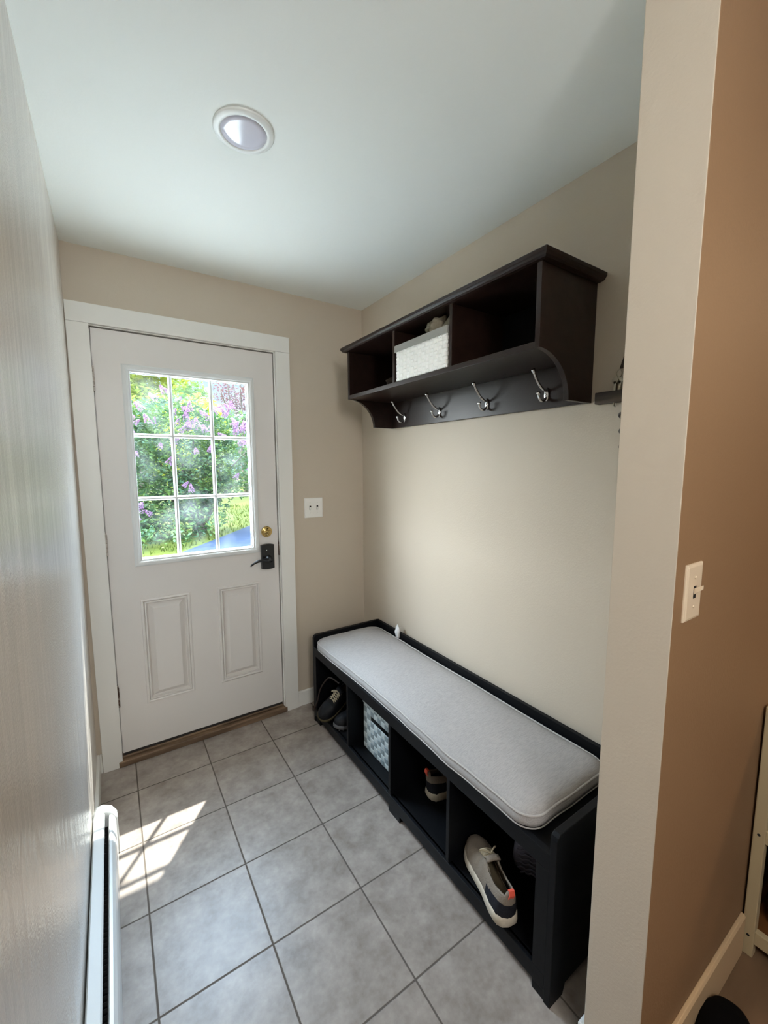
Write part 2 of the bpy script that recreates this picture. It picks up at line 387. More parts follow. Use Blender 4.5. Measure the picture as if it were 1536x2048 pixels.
# door casing, jamb, threshold
CF = -.018
struct('trim_1', boxes((-.0845, -.004, CF, 0, 0, 2.088), (.826, .9075, CF, 0, 0, 2.088), (-.0845, .9075, CF-.001, 0, 2.0884, 2.1715)), M['trim'], bevel=.0015)
jm = struct('trim_2', boxes((DX0, -.006, .0, .14, 0, 2.088), (.822, DX1, .0, .14, 0, 2.088), (DX0, DX1, .0, .14, 2.084, DZ1),
     (-.006, .014, .0475, .075, .03, 2.084), (.802, .822, .0475, .075, .03, 2.084), (-.006, .822, .0475, .075, 2.064, 2.084)), M['trim'], bevel=.001)
struct('trim_3', boxes((DX0+.002, DX1-.002, -.022, .16, 0, .03), (-.004, .820, .004, .16, .03, .042)), M['threshold'], bevel=.004)
bm = boxes((.8185, .8218, .001, .03, .955, 1.045)); bx(bm, .8165, .8187, .004, .018, .985, 1.015)
obj('strike_plate', bm, M['hingebronze'], jm, label='small dark strike plate')

# ------------------------------------------------------------------ entry door
D0, D1 = .004, .047           # slab faces
SW, ZB, ZT = .8154, .058, 2.0775
LX0, LX1, LZ0, LZ1 = .118, .696, .998, 1.924     # light opening in the slab
P1 = (.117, .341, .280, .820); P2 = (.474, .702, .282, .820)
door = struct('door_1', boxes((0, SW, D0, D1, ZB, .280), (0, SW, D0, D1, .820, LZ0), (0, SW, D0, D1, LZ1, ZT),
    (0, P1[0], D0, D1, .280, .820), (P1[1], P2[0], D0, D1, .280, .820), (P2[1], SW, D0, D1, .280, .820),
    (0, LX0, D0, D1, LZ0, LZ1), (LX1, SW, D0, D1, LZ0, LZ1)), M['doorpaint'])
def rect_loops(x0, x1, z0, z1, prof):
    return [[(x0+d, D0-h, z0+d), (x1-d, D0-h, z0+d), (x1-d, D0-h, z1-d), (x0+d, D0-h, z1-d)] for d, h in prof]
for P in (P1, P2):
    bm = bmesh.new()
    loft(bm, rect_loops(*P, [(0, -.004), (.0, .0), (.002, .004), (.009, .006), (.013, .004), (.0145, -.003), (.017, .002), (.023, .003), (.027, -.012), (.031, -.018), (.054, .003), (.057, .003)]), True, False, True)
    obj('door_panel', bm, M['doorpaint'], door)
bm = boxes((P1[0]-.001, P1[1]+.001, D0+.03, D1-.002, P1[2], P1[3]), (P2[0], P2[1], D0+.03, D1-.002, P2[2], P2[3]))
obj('panel_backing', bm, M['doorpaint'], door)
# glazing frame: moulded ring inside and outside
bm = bmesh.new()
ring = [(-.012, 0.0), (-.012, .006), (-.006, .010), (.004, .012), (.010, .010), (.013, .006), (.020, .005), (.0215, -.012)]
loft(bm, [[(LX0+d, D0-h, LZ0+d), (LX1-d, D0-h, LZ0+d), (LX1-d, D0-h, LZ1-d), (LX0+d, D0-h, LZ1-d)] for d, h in ring], True)
ring2 = [(-.014, 0.0), (-.014, .008), (.0, .012), (.010, .009), (.020, .006), (.0215, -.010)]
loft(bm, [[(LX0+d, D1+h, LZ0+d), (LX1-d, D1+h, LZ0+d), (LX1-d, D1+h, LZ1-d), (LX0+d, D1+h, LZ1-d)] for d, h in ring2], True)
obj('glazing_frame', bm, M['muntin'], door)
gx0, gx1, gz0, gz1 = LX0+.0205, LX1-.0205, LZ0+.0205, LZ1-.0205
obj('glass_pane', boxes((gx0-.003, gx1+.003, .0245, .0265, gz0-.003, gz1+.003)), M['glass'], door)
def bar(bm, horiz, c, h, ya, yb, x0, x1):
    pr = [(c-h, ya), (c-h*.6, (ya*.35+yb*.65)), (c-h*.35, yb), (c+h*.35, yb), (c+h*.6, (ya*.35+yb*.65)), (c+h, ya)]
    if horiz: prism(bm, [(y, z) for z, y in pr], 'x', x0, x1)
    else: prism(bm, [(x, y) for x, y in pr], 'z', x0, x1)
for c in (.3055, .4925):
    bm = bmesh.new(); bar(bm, False, c, .0095, .0243, .0145, gz0, gz1); bar(bm, False, c, .0095, .0267, .0345, gz0, gz1)
    obj('muntin', bm, M['muntin'], door)
for c in (1.3115, 1.6155):
    bm = bmesh.new(); bar(bm, True, c, .0095, .0243, .0155, gx0, gx1); bar(bm, True, c, .0095, .0267, .0345, gx0, gx1)
    obj('muntin', bm, M['muntin'], door)
obj('door_sweep', boxes((.003, SW-.003, .006, .045, .044, ZB)), M['sweep'], door)
for zc, m_, lab in ((1.853, 'hingepaint', 'painted hinge with chipped knuckles, topmost'), (1.103, 'hingepaint', 'painted hinge at mid height'), (.355, 'hingebronze', 'bare worn dark hinge near the floor')):
    bm = bmesh.new()
    for k in range(5):
        z0 = zc-.051+k*.0204
        lathe(bm, [(.0, z0), (.0052, z0), (.0062, z0+.001), (.0062, z0+.0185), (.0052, z0+.0195), (0, z0+.0195)], (-.003, -.004, 0), 'z', 14)
    lathe(bm, [(0, zc+.05), (.004, zc+.05), (.0055, zc+.055), (.003, zc+.060), (0, zc+.061)], (-.003, -.004, 0), 'z', 12)
    bx(bm, -.003, -.0015, -.002, .03, zc-.05, zc+.05); bx(bm, -.0062, -.0045, -.002, .03, zc-.05, zc+.05)
    obj('hinge', bm, M[m_], door, label=lab)
# deadbolt
bm = bmesh.new(); c = (.7515, D0, 1.099)
lathe(bm, [(0, .0), (.031, .0), (.031, -.004), (.029, -.007), (.024, -.0085), (.022, -.0075), (.019, -.011), (.011, -.013), (0, -.013)], c, 'y', 40)
db = obj('deadbolt', bm, M['brass'], door, smooth=True, label='round brass deadbolt')
bm = bmesh.new()
lp = []
for k in range(9):
    x = -.021+.042*k/8; hh = .0062*math.sqrt(max(.02, 1-(x/.0225)**2)) + .0008
    lp.append([(c[0]+x, c[1]-.012-hh*1.1*math.sin(a)*1.5, c[2]+hh*math.cos(a)) for a in [math.pi*j/8 for j in range(9)]])
loft(bm, lp, False); 
obj('thumb_turn', bm, M['brass'], db, smooth=True, solid=.002)
# lever set
bm = bmesh.new()
zc, xc = .958, .7500
pts = []
for k in range(9):
    t = -1+2*k/8; pts.append((xc+.037*t, zc+.067+.006*(1-t*t)))
for k in range(9):
    t = 1-2*k/8; pts.append((xc+.037*t, zc-.067-.006*(1-t*t)))
lpa = [[(x, D0, z) for x, z in pts], [(x, D0-.017, z) for x, z in pts], [(xc+(x-xc)*.93, D0-.0215, zc+(z-zc)*.965) for x, z in pts], [(xc+(x-xc)*.86, D0-.0225, zc+(z-zc)*.93) for x, z in pts]]
loft(bm, lpa, True, False, True)
lv = obj('lever_lock', bm, M['blackmetal'], door, label='black lever lock plate')
bm = bmesh.new(); lathe(bm, [(0, -.020), (.019, -.020), (.021, -.024), (.020, -.030), (.014, -.034), (.011, -.052), (.012, -.060), (0, -.061)], (xc+.002, D0, zc-.012), 'y', 28)
obj('lever_rose', bm, M['blackmetal'], lv, smooth=True)
bm = bmesh.new()
cv = spline([(xc+.002, D0-.054, zc-.012), (xc-.03, D0-.056, zc-.010), (xc-.06, D0-.056, zc-.010), (xc-.085, D0-.054, zc-.018), (xc-.108, D0-.050, zc-.034)], 7)
n = len(cv); loops = []
for i, p in enumerate(cv):
    t = i/(n-1); a = .0075*(1-.25*t); b = .0105-.004*t
    if i == n-1: a *= .5; b *= .5
    loops.append([(p.x, p.y+a*math.cos(q)*.8, p.z+b*math.sin(q)) for q in [2*math.pi*k/12 for k in range(12)]])
loft(bm, loops, True, True, True)
obj('lever', bm, M['blackmetal'], lv, smooth=True)
bm = bmesh.new(); lathe(bm, [(0, -.022), (.0035, -.022), (.0025, -.024), (0, -.024)], (xc-.008, D0, zc+.038), 'y', 12)
obj('privacy_pin', bm, M['chrome'], lv, smooth=True)

# ------------------------------------------------------------------ switches
def plate_mesh(w, h, t):
    bm = bmesh.new()
    loft(bm, [[(-w/2+d, -y, -h/2+d), (w/2-d, -y, -h/2+d), (w/2-d, -y, h/2-d), (-w/2+d, -y, h/2-d)] for d, y in ((0, 0), (0, .002), (.0015, .0045), (.006, .0058), (.007, .0058))], True, True, True)
    return bm
def toggle(parent, x, up, m):
    fr = obj('toggle_slot', boxes((x-.0055, x+.0055, -.0064, -.0055, -.0125, .0125)), M['slot'], parent, keep=False)
    bm = bmesh.new(); s = 1 if up else -1
    loft(bm, [[(x-a, -y, s*z-hh), (x+a, -y, s*z-hh), (x+a, -y, s*z+hh), (x-a, -y, s*z+hh)] for a, hh, y, z in ((.0045, .0065, .004, .0), (.0042, .0055, .010, .005), (.0036, .0042, .0185, .0115), (.0030, .0035, .0195, .0122))], True, True, True)
    obj('toggle', bm, m, parent, keep=False)
    for z in (-.030, .030):
        bm = bmesh.new(); lathe(bm, [(0, -.0056), (.0032, -.0056), (.0026, -.0072), (0, -.0074)], (x, 0, z), 'y', 14)
        obj('screw', bm, m, parent, smooth=True, keep=False)
sw = thing('light_switch', 'white double toggle switch plate on the beige wall right of the entry door', 'light switch', (1.039, 0, 1.219))
obj('wall_plate', plate_mesh(.117, .119, .006), M['plastic'], sw, keep=False)
toggle(sw, -.023, False, M['plastic']); toggle(sw, .023, False, M['plastic'])
sw = thing('light_switch', 'single toggle switch plate on the tan wall of the next room', 'light switch', (.993, Y2, 1.2175))
obj('wall_plate', plate_mesh(.072, .116, .006), M['plasticwarmlit'], sw, keep=False)
toggle(sw, 0, True, M['plasticwarmlit'])

# ------------------------------------------------------------------ ceiling light
cl = thing('ceiling_light', 'round flat white ceiling light with a frosted disc, unlit', 'ceiling light', (.411, -1.006, H))
bm = bmesh.new(); lathe(bm, [(.0625, -.004), (.0632, -.0075), (.0655, -.0090), (.0715, -.0086), (.0795, -.0068), (.0828, -.0050), (.0828, 0)], (0, 0, 0), 'z', 72)
obj('trim_ring', bm, M['fixture'], cl, smooth=True, keep=False)
bm = bmesh.new(); lathe(bm, [(.0630, -.003), (.0625, -.0066), (.045, -.0078), (.025, -.0086), (.0, -.0090)], (0, 0, 0), 'z', 72)
obj('lens', bm, M['lens'], cl, smooth=True, keep=False)

# ------------------------------------------------------------------ baseboard heater
ht = thing('baseboard_heater', 'white baseboard heater along the left wall under the sunlit patch', 'heater', (-.07, -1.2, 0))
HX = xl(.1)
ye, yn = -.515, -2.9
bm = bmesh.new()
prism(bm, [(HX+.006, .02), (HX+.006, .178), (HX+.010, .186), (HX+.036, .186), (HX+.040, .182), (HX+.040, .172), (HX+.037, .172), (HX+.037, .181), (HX+.011, .181), (HX+.009, .176), (HX+.009, .02)], 'y', yn, ye)
obj('back_panel', bm, M['heater'], ht)
bm = bmesh.new()
prism(bm, [(HX+.050, .160), (HX+.054, .170), (HX+.062, .168), (HX+.070, .155), (HX+.074, .140), (HX+.074, .028), (HX+.066, .022), (HX+.066, .026), (HX+.071, .031), (HX+.071, .139), (HX+.067, .152), (HX+.060, .164), (HX+.056, .165), (HX+.053, .158)], 'y', yn, ye)
obj('front_cover', bm, M['heater'], ht)
bm = bmesh.new()
for k in range(150):
    y = yn+.02+k*(ye-yn-.04)/150
    bx(bm, HX+.014, HX+.062, y, y+.0008, .06, .13)
tube(bm, [(HX+.038, yn, .095), (HX+.038, ye, .095)], .011, 12)
o = obj('heating_fins', bm, M['fins'], ht)
bm = bmesh.new(); bx(bm, HX+.009, HX+.066, yn, ye, .0205, .024); obj('bottom_pan', bm, M['slot'], ht)
bm = bmesh.new()
cp = [(HX+.002, .0), (HX+.002, .168), (HX+.014, .190), (HX+.034, .192), (HX+.062, .176), (HX+.0775, .150), (HX+.0785, .0)]
prism(bm, cp, 'y', ye-.030, ye+.012)
obj('end_cap', bm, M['heater'], ht, bevel=.003)
bm = bmesh.new(); lathe(bm, [(0, .186), (.0035, .186), (.003, .1885), (0, .189)], (HX+.022, ye-.05, 0), 'z', 12)
obj('screw', bm, M['chrome'], ht)

# ------------------------------------------------------------------ wall shelf with hooks
wall_shelf = thing('hook_shelf', 'dark espresso wall shelf with three cubbies and a row of hooks', 'wall shelf', (W, -.92, 1.674))
FX = 1.10; YN, YF = -1.50, -.335; ZS0, ZS1 = 1.813, 1.832
bm = bmesh.new()
prf = [(0, 0), (0, .024), (.002, .026), (.004, .0265)]
def tb(d, z): return [(FX-.024+d, YN-.030+d, z), (W, YN-.030+d, z), (W, YF+.033-d, z), (FX-.024+d, YF+.033-d, z)]
loft(bm, [tb(d, z) for d, z in ((.022, 2.0500), (.012, 2.0515), (.006, 2.0555), (.003, 2.061), (.0, 2.0635), (0, 2.073), (.002, 2.0755))], True, True, True)
obj('top_board', bm, M['espresso'], wall_shelf)
def side(y0, y1):
    p = [(W, 1.674), (W, 2.05), (FX, 2.05), (FX, ZS0)]
    for k in range(17):
        a = math.pi/2*k/16; p.append((FX+.154*math.sin(a)+.001, 1.674+(ZS0-1.674)*math.cos(a)))
    bm = bmesh.new(); prism(bm, p, 'y', y0, y1); return bm
obj('side_panel', side(YN, YN+.017), M['espresso'], wall_shelf, bevel=.0012)
obj('side_panel', side(YF-.017, YF), M['espresso'], wall_shelf, bevel=.0012)
for y in (-.7425, -1.1085):
    obj('divider', boxes((FX+.003, W-.006, y-.014, y, ZS1, 2.0505)), M['espresso'], wall_shelf, bevel=.001)
obj('shelf_board', boxes((FX+.001, W-.003, YN+.0165, YF-.0165, ZS0, ZS1)), M['espresso'], wall_shelf, bevel=.001)
obj('back_panel', boxes((W-.008, W-.001, YN+.0165, YF-.0165, ZS1, 2.05)), M['black'], wall_shelf)
obj('hook_rail', boxes((W-.018, W, YN+.0165, YF-.0165, 1.674, ZS0)), M['espresso'], wall_shelf, bevel=.001)
def hook_mesh():
    bm = bmesh.new()      # x = out of the wall is -x, origin at the rail face
    lp = []
    for x, sc in ((0, 1), (-.003, 1), (-.0055, .86), (-.0065, .6)):
        lp.append([(x, .0105*sc*math.cos(a), .024*sc*math.sin(a)) for a in [2*math.pi*k/20 for k in range(20)]])
    loft(bm, lp, True, True, True)
    up = spline([(-.003, 0, .010), (-.022, 0, .016), (-.045, 0, .030), (-.066, 0, .054), (-.078, 0, .072), (-.083, 0, .080)], 6)
    n = len(up); tube(bm, up, [(.0048 if i < n-9 else .0048+.0028*math.sin(math.pi*(i-n+9)/9)) for i in range(n)], 10)
    lo = spline([(-.003, 0, -.010), (-.014, 0, -.021), (-.028, 0, -.024), (-.040, 0, -.018), (-.046, 0, -.004), (-.047, 0, .006)], 6)
    n = len(lo); tube(bm, lo, [(.0048 if i < n-8 else .0048+.0028*math.sin(math.pi*(i-n+8)/8)) for i in range(n)], 10)
    lathe(bm, [(0, -.0075), (.0035, -.0075), (.003, -.0085), (0, -.009)], (0, 0, .0), 'x', 12)
    return bm
h0 = obj('coat_hook', hook_mesh(), M['chrome'], wall_shelf, smooth=True, label='chrome double coat hook')
for i, y in enumerate((-.475, -.756, -1.057, -1.341)):
    h = h0 if i == 0 else h0.copy()
    if i: COL.objects.link(h)
    h.parent = wall_shelf; h.matrix_parent_inverse = WORLD(wall_shelf).inverted()
    h.location = (W-.018, y, 1.722)

# baskets ---------------------------------------------------------------
def weave(bm, O, u, v, nrm, nu, nv, dep=.003, mi2=None, skip=None):
    O, u, v, nrm = Vector(O), Vector(u), Vector(v), Vector(nrm)
    for i in range(nu):
        for j in range(nv):
            if skip and skip(i, j): continue
            hi = (i+j) % 2
            a0, a1 = i/nu, (i+1)/nu; b0, b1 = j/nv, (j+1)/nv
            e, t = (.0, .10) if hi else (.10, .0)
            lift = dep if hi else dep*.75
            def pt(s, q, h): return O+u*s+v*q+nrm*h
            du, dv = 1/nu, 1/nv
            base = [pt(a0+t*du*.5, b0+e*dv*.5, 0), pt(a1-t*du*.5, b0+e*dv*.5, 0), pt(a1-t*du*.5, b1-e*dv*.5, 0), pt(a0+t*du*.5, b1-e*dv*.5, 0)]
            m1, m2 = .12, .88
            k1, k2 = (.22, .78) if hi else (.08, .92); q1, q2 = (.08, .92) if hi else (.22, .78)
            top = [pt(a0+k1*du, b0+q1*dv, lift), pt(a0+k2*du, b0+q1*dv, lift), pt(a0+k2*du, b0+q2*dv, lift), pt(a0+k1*du, b0+q2*dv, lift)]
            B = [bm.verts.new(p) for p in base]; T = [bm.verts.new(p) for p in top]
            fs = [bm.faces.new(T)] + [bm.faces.new([B[k], B[(k+1) % 4], T[(k+1) % 4], T[k]]) for k in range(4)]
            if mi2 is not None:
                for f in fs: f.material_index = mi2 if hi else 0
wb = thing('storage_basket', 'white woven strap basket with grey liner in the middle cubby of the wall shelf', 'basket', (1.22, -.925, ZS1))
bx0, bx1, by0, by1, bz0, bz1 = 1.108, 1.365, -1.092, -.768, ZS1+.001, 1.985
bm = bmesh.new()
bx(bm, bx0, bx0+.006, by0, by1, bz0, bz1-.02); bx(bm, bx1-.006, bx1, by0, by1, bz0, bz1-.02)
bx(bm, bx0, bx1, by0, by0+.006, bz0, bz1-.02); bx(bm, bx0, bx1, by1-.006, by1, bz0, bz1-.02); bx(bm, bx0, bx1, by0, by1, bz0, bz0+.005)
weave(bm, (bx0, by1, bz0), (0, by0-by1, 0), (0, 0, bz1-bz0-.022), (-1, 0, 0), 13, 9, .005)
weave(bm, (bx1, by1, bz0), (bx0-bx1, 0, 0), (0, 0, bz1-bz0-.022), (0, 1, 0), 12, 9)
weave(bm, (bx0, by0, bz0), (bx1-bx0, 0, 0), (0, 0, bz1-bz0-.022), (0, -1, 0), 12, 9)
obj('woven_body', bm, M['strapw'], wb)
bm = bmesh.new()
def rr(d, z): return [(bx0+d, by0+d, z), (bx1-d, by0+d, z), (bx1-d, by1-d, z), (bx0+d, by1-d, z)]
loft(bm, [rr(-.0075, bz1-.030), rr(-.0075, bz1-.002), rr(-.004, bz1), rr(.008, bz1-.001), rr(.009, bz1-.06)], True)
obj('liner', bm, M['basketrim'], wb, label='grey folded liner rim')

# crumpled garment on the basket
def lump(bm, c, r, amp, sc, seed, sub=4, squash=None):
    v0 = set(bm.verts)
    bmesh.ops.create_icosphere(bm, subdivisions=sub, radius=1)
    for v in bm.verts:
        if v in v0: continue
        p = v.co.copy()
        q = p*sc+Vector((seed, seed*.7, 0))
        d = 1+amp*(abs(noise.noise(q))*1.7-.4) + amp*.35*noise.noise(q*2.7)
        p = Vector((p.x*r[0], p.y*r[1], p.z*r[2]))*d
        v.co = p+Vector(c)
bm = bmesh.new()
lump(bm, (1.150, -.905, 2.010), (.036, .060, .036), .40, 1.9, 3)
lump(bm, (1.152, -.985, 2.012), (.034, .048, .032), .42, 2.0, 8)
lp = []
for k in range(9):
    t = k/8; r = .036*(1-t)**.8+.002
    cx_, cy_, cz_ = 1.135+.012*t, -1.062-.010*t+.004*math.sin(5*t), 1.982+.062*t
    lp.append([(cx_+r*.45*math.cos(a), cy_+r*math.sin(a)*(1+.25*math.sin(3*a)), cz_+.004*math.sin(2*a)) for a in [2*math.pi*j/14 for j in range(14)]])
loft(bm, lp, True, True, True)
tag(obj('knit_scarf', bm, M['cloth'], smooth=True), 'crumpled taupe knit scarf spilling out of the white basket on the wall shelf', 'scarf')
bm = bmesh.new(); lump(bm, (1.20, -.645, ZS1+.024), (.05, .06, .026), .3, 1.8, 15)
tag(obj('knit_glove', bm, M['darkcloth'], smooth=True), 'dark crumpled knit glove lying in the shadow of the left cubby of the wall shelf', 'glove')

# ------------------------------------------------------------------ key rack on the right wall
kr = thing('key_rack', 'weathered dark wood key rack on the wall just behind the partition edge', 'key rack', (W, -1.66, 1.66))
obj('plank', boxes((W-.030, W, -1.80, -1.527, 1.664, 1.700)), M['keywood'], kr, bevel=.002)
for y in (-1.583, -1.66, -1.74):
    bm = bmesh.new(); tube(bm, spline([(W-.016, y, 1.666), (W-.016, y, 1.655), (W-.022, y-.008, 1.650), (W-.030, y-.013, 1.652), (W-.034, y-.015, 1.660)], 5), .0017, 8)
    obj('cup_hook', bm, M['keymetal'], kr, smooth=True)
kc = thing('key_chain', 'bunch of keys on a leather fob leaning on the wooden key rack', 'keys', (W-.02, -1.60, 1.70))
bm = bmesh.new()
fb = [(W-.012, -1.632, 1.835), (W-.014, -1.614, 1.800), (W-.016, -1.601, 1.765)]
loft(bm, [[(x-.003, y-wd, z), (x-.003, y+wd, z), (x+.003, y+wd, z), (x+.003, y-wd, z)] for (x, y, z), wd in zip(fb, (.004, .009, .006))], True, True, True)
obj('leather_fob', bm, M['leather'], kc, bevel=.001)
bm = bmesh.new(); tube(bm, [(W-.017, -1.595+.008*math.cos(a), 1.751+.011*math.sin(a)) for a in [2*math.pi*k/18 for k in range(18)]], .0014, 6, True)
obj('split_ring', bm, M['keymetal'], kc, smooth=True)
for k, (dy, dz) in enumerate(((.002, 0), (-.006, -.002), (.007, -.001))):
    bm = bmesh.new(); x = W-.016-.004*k
    lathe(bm, [(0, 0), (.010, 0), (.010, .002), (0, .002)], (x, -1.593+dy, 1.732+dz), 'x', 18)
    bx(bm, x, x+.002, -1.593+dy-.0035, -1.593+dy+.0035, 1.7005, 1.730+dz)
    obj('key', bm, M['keymetal'], kc)
bm = bmesh.new()
tube(bm, spline([(W-.020, -1.665, 1.660), (W-.018, -1.640, 1.640), (W-.012, -1.600, 1.625), (W-.010, -1.624, 1.600), (W-.010, -1.604, 1.575), (W-.010, -1.626, 1.550), (W-.008, -1.606, 1.525), (W-.008, -1.640, 1.49), (W-.010, -1.67, 1.48), (W-.018, -1.672, 1.655)], 8), .0045, 8)
tag(obj('lanyard', bm, M['leather'], smooth=True), 'dark wavy lanyard hanging from the key rack, peeking past the partition edge', 'lanyard')

# ------------------------------------------------------------------ storage bench
bench = thing('storage_bench', 'long black storage bench with four open cubbies along the right wall', 'bench', (1.15, -.96, 0))
BX0, BX1 = .935, 1.368; BYN, BYF = -1.735, -.183
def endp(y0, y1):
    bm = bmesh.new()
    p = [(BX0, .0), (BX0, .497), (BX0+.004, .509), (BX0+.014, .516), (BX1, .516), (BX1, 0), (BX1-.06, 0), (BX1-.06, .03), (BX0+.07, .03), (BX0+.06, 0)]
    prism(bm, p, 'y', y0, y1); return bm
obj('end_panel', endp(BYN, BYN+.020), M['black'], bench, bevel=.0015)
obj('end_panel', endp(BYF-.020, BYF), M['black'], bench, bevel=.0015)
obj('back_panel', boxes((BX1-.016, BX1, BYN+.0195, BYF-.0195, .03, .523)), M['black'], bench, bevel=.001)
obj('seat_board', boxes((BX0+.004, BX1-.015, BYN+.0195, BYF-.0195, .424, .443)), M['black'], bench)
obj('bottom_board', boxes((BX0+.012, BX1-.015, BYN+.0195, BYF-.0195, .064, .082)), M['black'], bench)
obj('top_rail', boxes((BX0, BX0+.019, BYN+.0195, BYF-.0195, .399, .449)), M['black'], bench, bevel=.001)
obj('bottom_rail', boxes((BX0, BX0+.019, BYN+.0195, BYF-.0195, .034, .082)), M['black'], bench, bevel=.001)
obj('stile', boxes((BX0, BX0+.019, BYN+.0195, -1.676, .082, .399)), M['black'], bench)
obj('stile', boxes((BX0, BX0+.019, -.222, BYF-.0195, .082, .399)), M['black'], bench)
for y in (-.583, -.953, -1.314):
    obj('divider', boxes((BX0+.001, BX1-.015, y-.015, y, .082, .424)), M['black'], bench, bevel=.001)
for y0, y1 in ((BYN+.0205, -1.676), (-1.03, -.95), (-.255, BYF-.0205)):
    obj('foot', boxes((BX0+.004, BX0+.045, y0, y1, 0, .034)), M['black'], bench)
    obj('foot', boxes((BX1-.05, BX1-.004, y0, y1, 0, .064)), M['black'], bench)

# cushion
cu = thing('bench_cushion', 'long off-white linen cushion with piping lying on the black bench', 'cushion', (1.14, -.93, .443))
CX0, CX1, CY0, CY1 = .943, 1.338, -1.652, -.212
def crect(d, z, wob=1.0):
    x0, x1, y0, y1 = CX0+d, CX1-d, CY0+d, CY1-d; r = max(.012, .060-d*.6); pts = []
    def edge(a, b, n):
        for k in range(n): pts.append((a[0]+(b[0]-a[0])*k/n, a[1]+(b[1]-a[1])*k/n))
    def arc(cx, cy, a0):
        for k in range(8):
            a = a0+math.pi/2*k/8; pts.append((cx+r*math.cos(a), cy+r*math.sin(a)))
    edge((x0+r, y0), (x1-r, y0), 12); arc(x1-r, y0+r, -math.pi/2)
    edge((x1, y0+r), (x1, y1-r), 44); arc(x1-r, y1-r, 0)
    edge((x1-r, y1), (x0+r, y1), 12); arc(x0+r, y1-r, math.pi/2)
    edge((x0, y1-r), (x0, y0+r), 44); arc(x0+r, y0+r, math.pi)
    o = []
    for x, y in pts:
        s = noise.noise(Vector((x*3, y*4.2, 1.7))); t = noise.noise(Vector((x*9, y*11, 5)))
        f = wob*(1-min(1, d/.2))
        fr = max(0, 1-abs(x-CX0)/.05)
        o.append((x + fr*f*(.007*math.sin(y*6.3+.6)+.004*t), y+f*.003*t, z + f*(.004*s+.0015*t) + (.006*(1-min(1, d/.15))*max(0, 1-(y-CY0)/.14) if d >= 0 else 0) + (.004*noise.noise(Vector((x*7, y*6, 9))) if d > .03 else 0)))
    return o
prof = [(.06, .4455), (.012, .4460), (.0, .4500), (-.005, .4600), (-.006, .4720), (.0, .4860), (.008, .4935), (.030, .5030), (.065, .5100), (.105, .5140), (.150, .5165), (.185, .5175)]
bm = bmesh.new(); loft(bm, [crect(d, z) for d, z in prof], True, True, True)
obj('cushion_body', bm, M['linen'], cu, smooth=True)
for d, z in ((-.0015, .4885), (-.0025, .4515)):
    bm = bmesh.new(); tube(bm, crect(d, z), .0038 if z > .47 else .0022, 8, True)
    obj('piping', bm, M['piping'], cu, smooth=True)
bm = bmesh.new()
lump(bm, (1.345, -.405, .527), (.014, .028, .032), .6, 1.9, 4, 3); lump(bm, (1.347, -.440, .524), (.010, .018, .042), .5, 1.9, 9, 3)
obj('care_tag', bm, M['tag'], cu, smooth=True, label='white crumpled tag at the back edge')

# woven basket inside the bench
gb = thing('storage_basket', 'pale blue-grey checked strap basket with a handle slot inside the bench', 'basket', (1.15, -.79, .082))
qx0, qx1, qy0, qy1, qz0, qz1 = 1.005, 1.300, -.945, -.634, .083, .326
bm = bmesh.new()
NU, NV = 10, 9
sk = lambda i, j: 2 <= i <= 7 and j == 6
def wallbox(x0, x1, y0, y1): bx(bm, x0, x1, y0, y1, qz0, qz1)
dz = (qz1-qz0)/NV; dy = (qy1-qy0)/NU
for (y0, y1, z0, z1) in ((qy0, qy1, qz0, qz0+6*dz), (qy0, qy1, qz0+7*dz, qz1), (qy0, qy0+2*dy, qz0+6*dz, qz0+7*dz), (qy1-2*dy, qy1, qz0+6*dz, qz0+7*dz)):
    bx(bm, qx0, qx0+.004, y0, y1, z0, z1)
wallbox(qx1-.004, qx1, qy0, qy1); wallbox(qx0, qx1, qy0, qy0+.004); wallbox(qx0, qx1, qy1-.004, qy1); bx(bm, qx0, qx1, qy0, qy1, qz0, qz0+.004)
weave(bm, (qx0, qy1, qz0), (0, qy0-qy1, 0), (0, 0, qz1-qz0), (-1, 0, 0), NU, NV, .0022, 1, sk)
weave(bm, (qx1, qy1, qz0), (qx0-qx1, 0, 0), (0, 0, qz1-qz0), (0, 1, 0), NU, NV, .0022, 1)
weave(bm, (qx0, qy0, qz0), (qx1-qx0, 0, 0), (0, 0, qz1-qz0), (0, -1, 0), NU, NV, .0022, 1)
obj('woven_body', bm, [M['weavelight'], M['weavedark']], gb)
bm = bmesh.new()
def r2(d, z): return [(qx0+d, qy0+d, z), (qx1-d, qy0+d, z), (qx1-d, qy1-d, z), (qx0+d, qy1-d, z)]
loft(bm, [r2(-.003, qz1-.012), r2(-.0035, qz1), r2(.006, qz1+.001), r2(.006, qz1-.012)], True)
obj('rim', bm, M['weavelight'], gb)

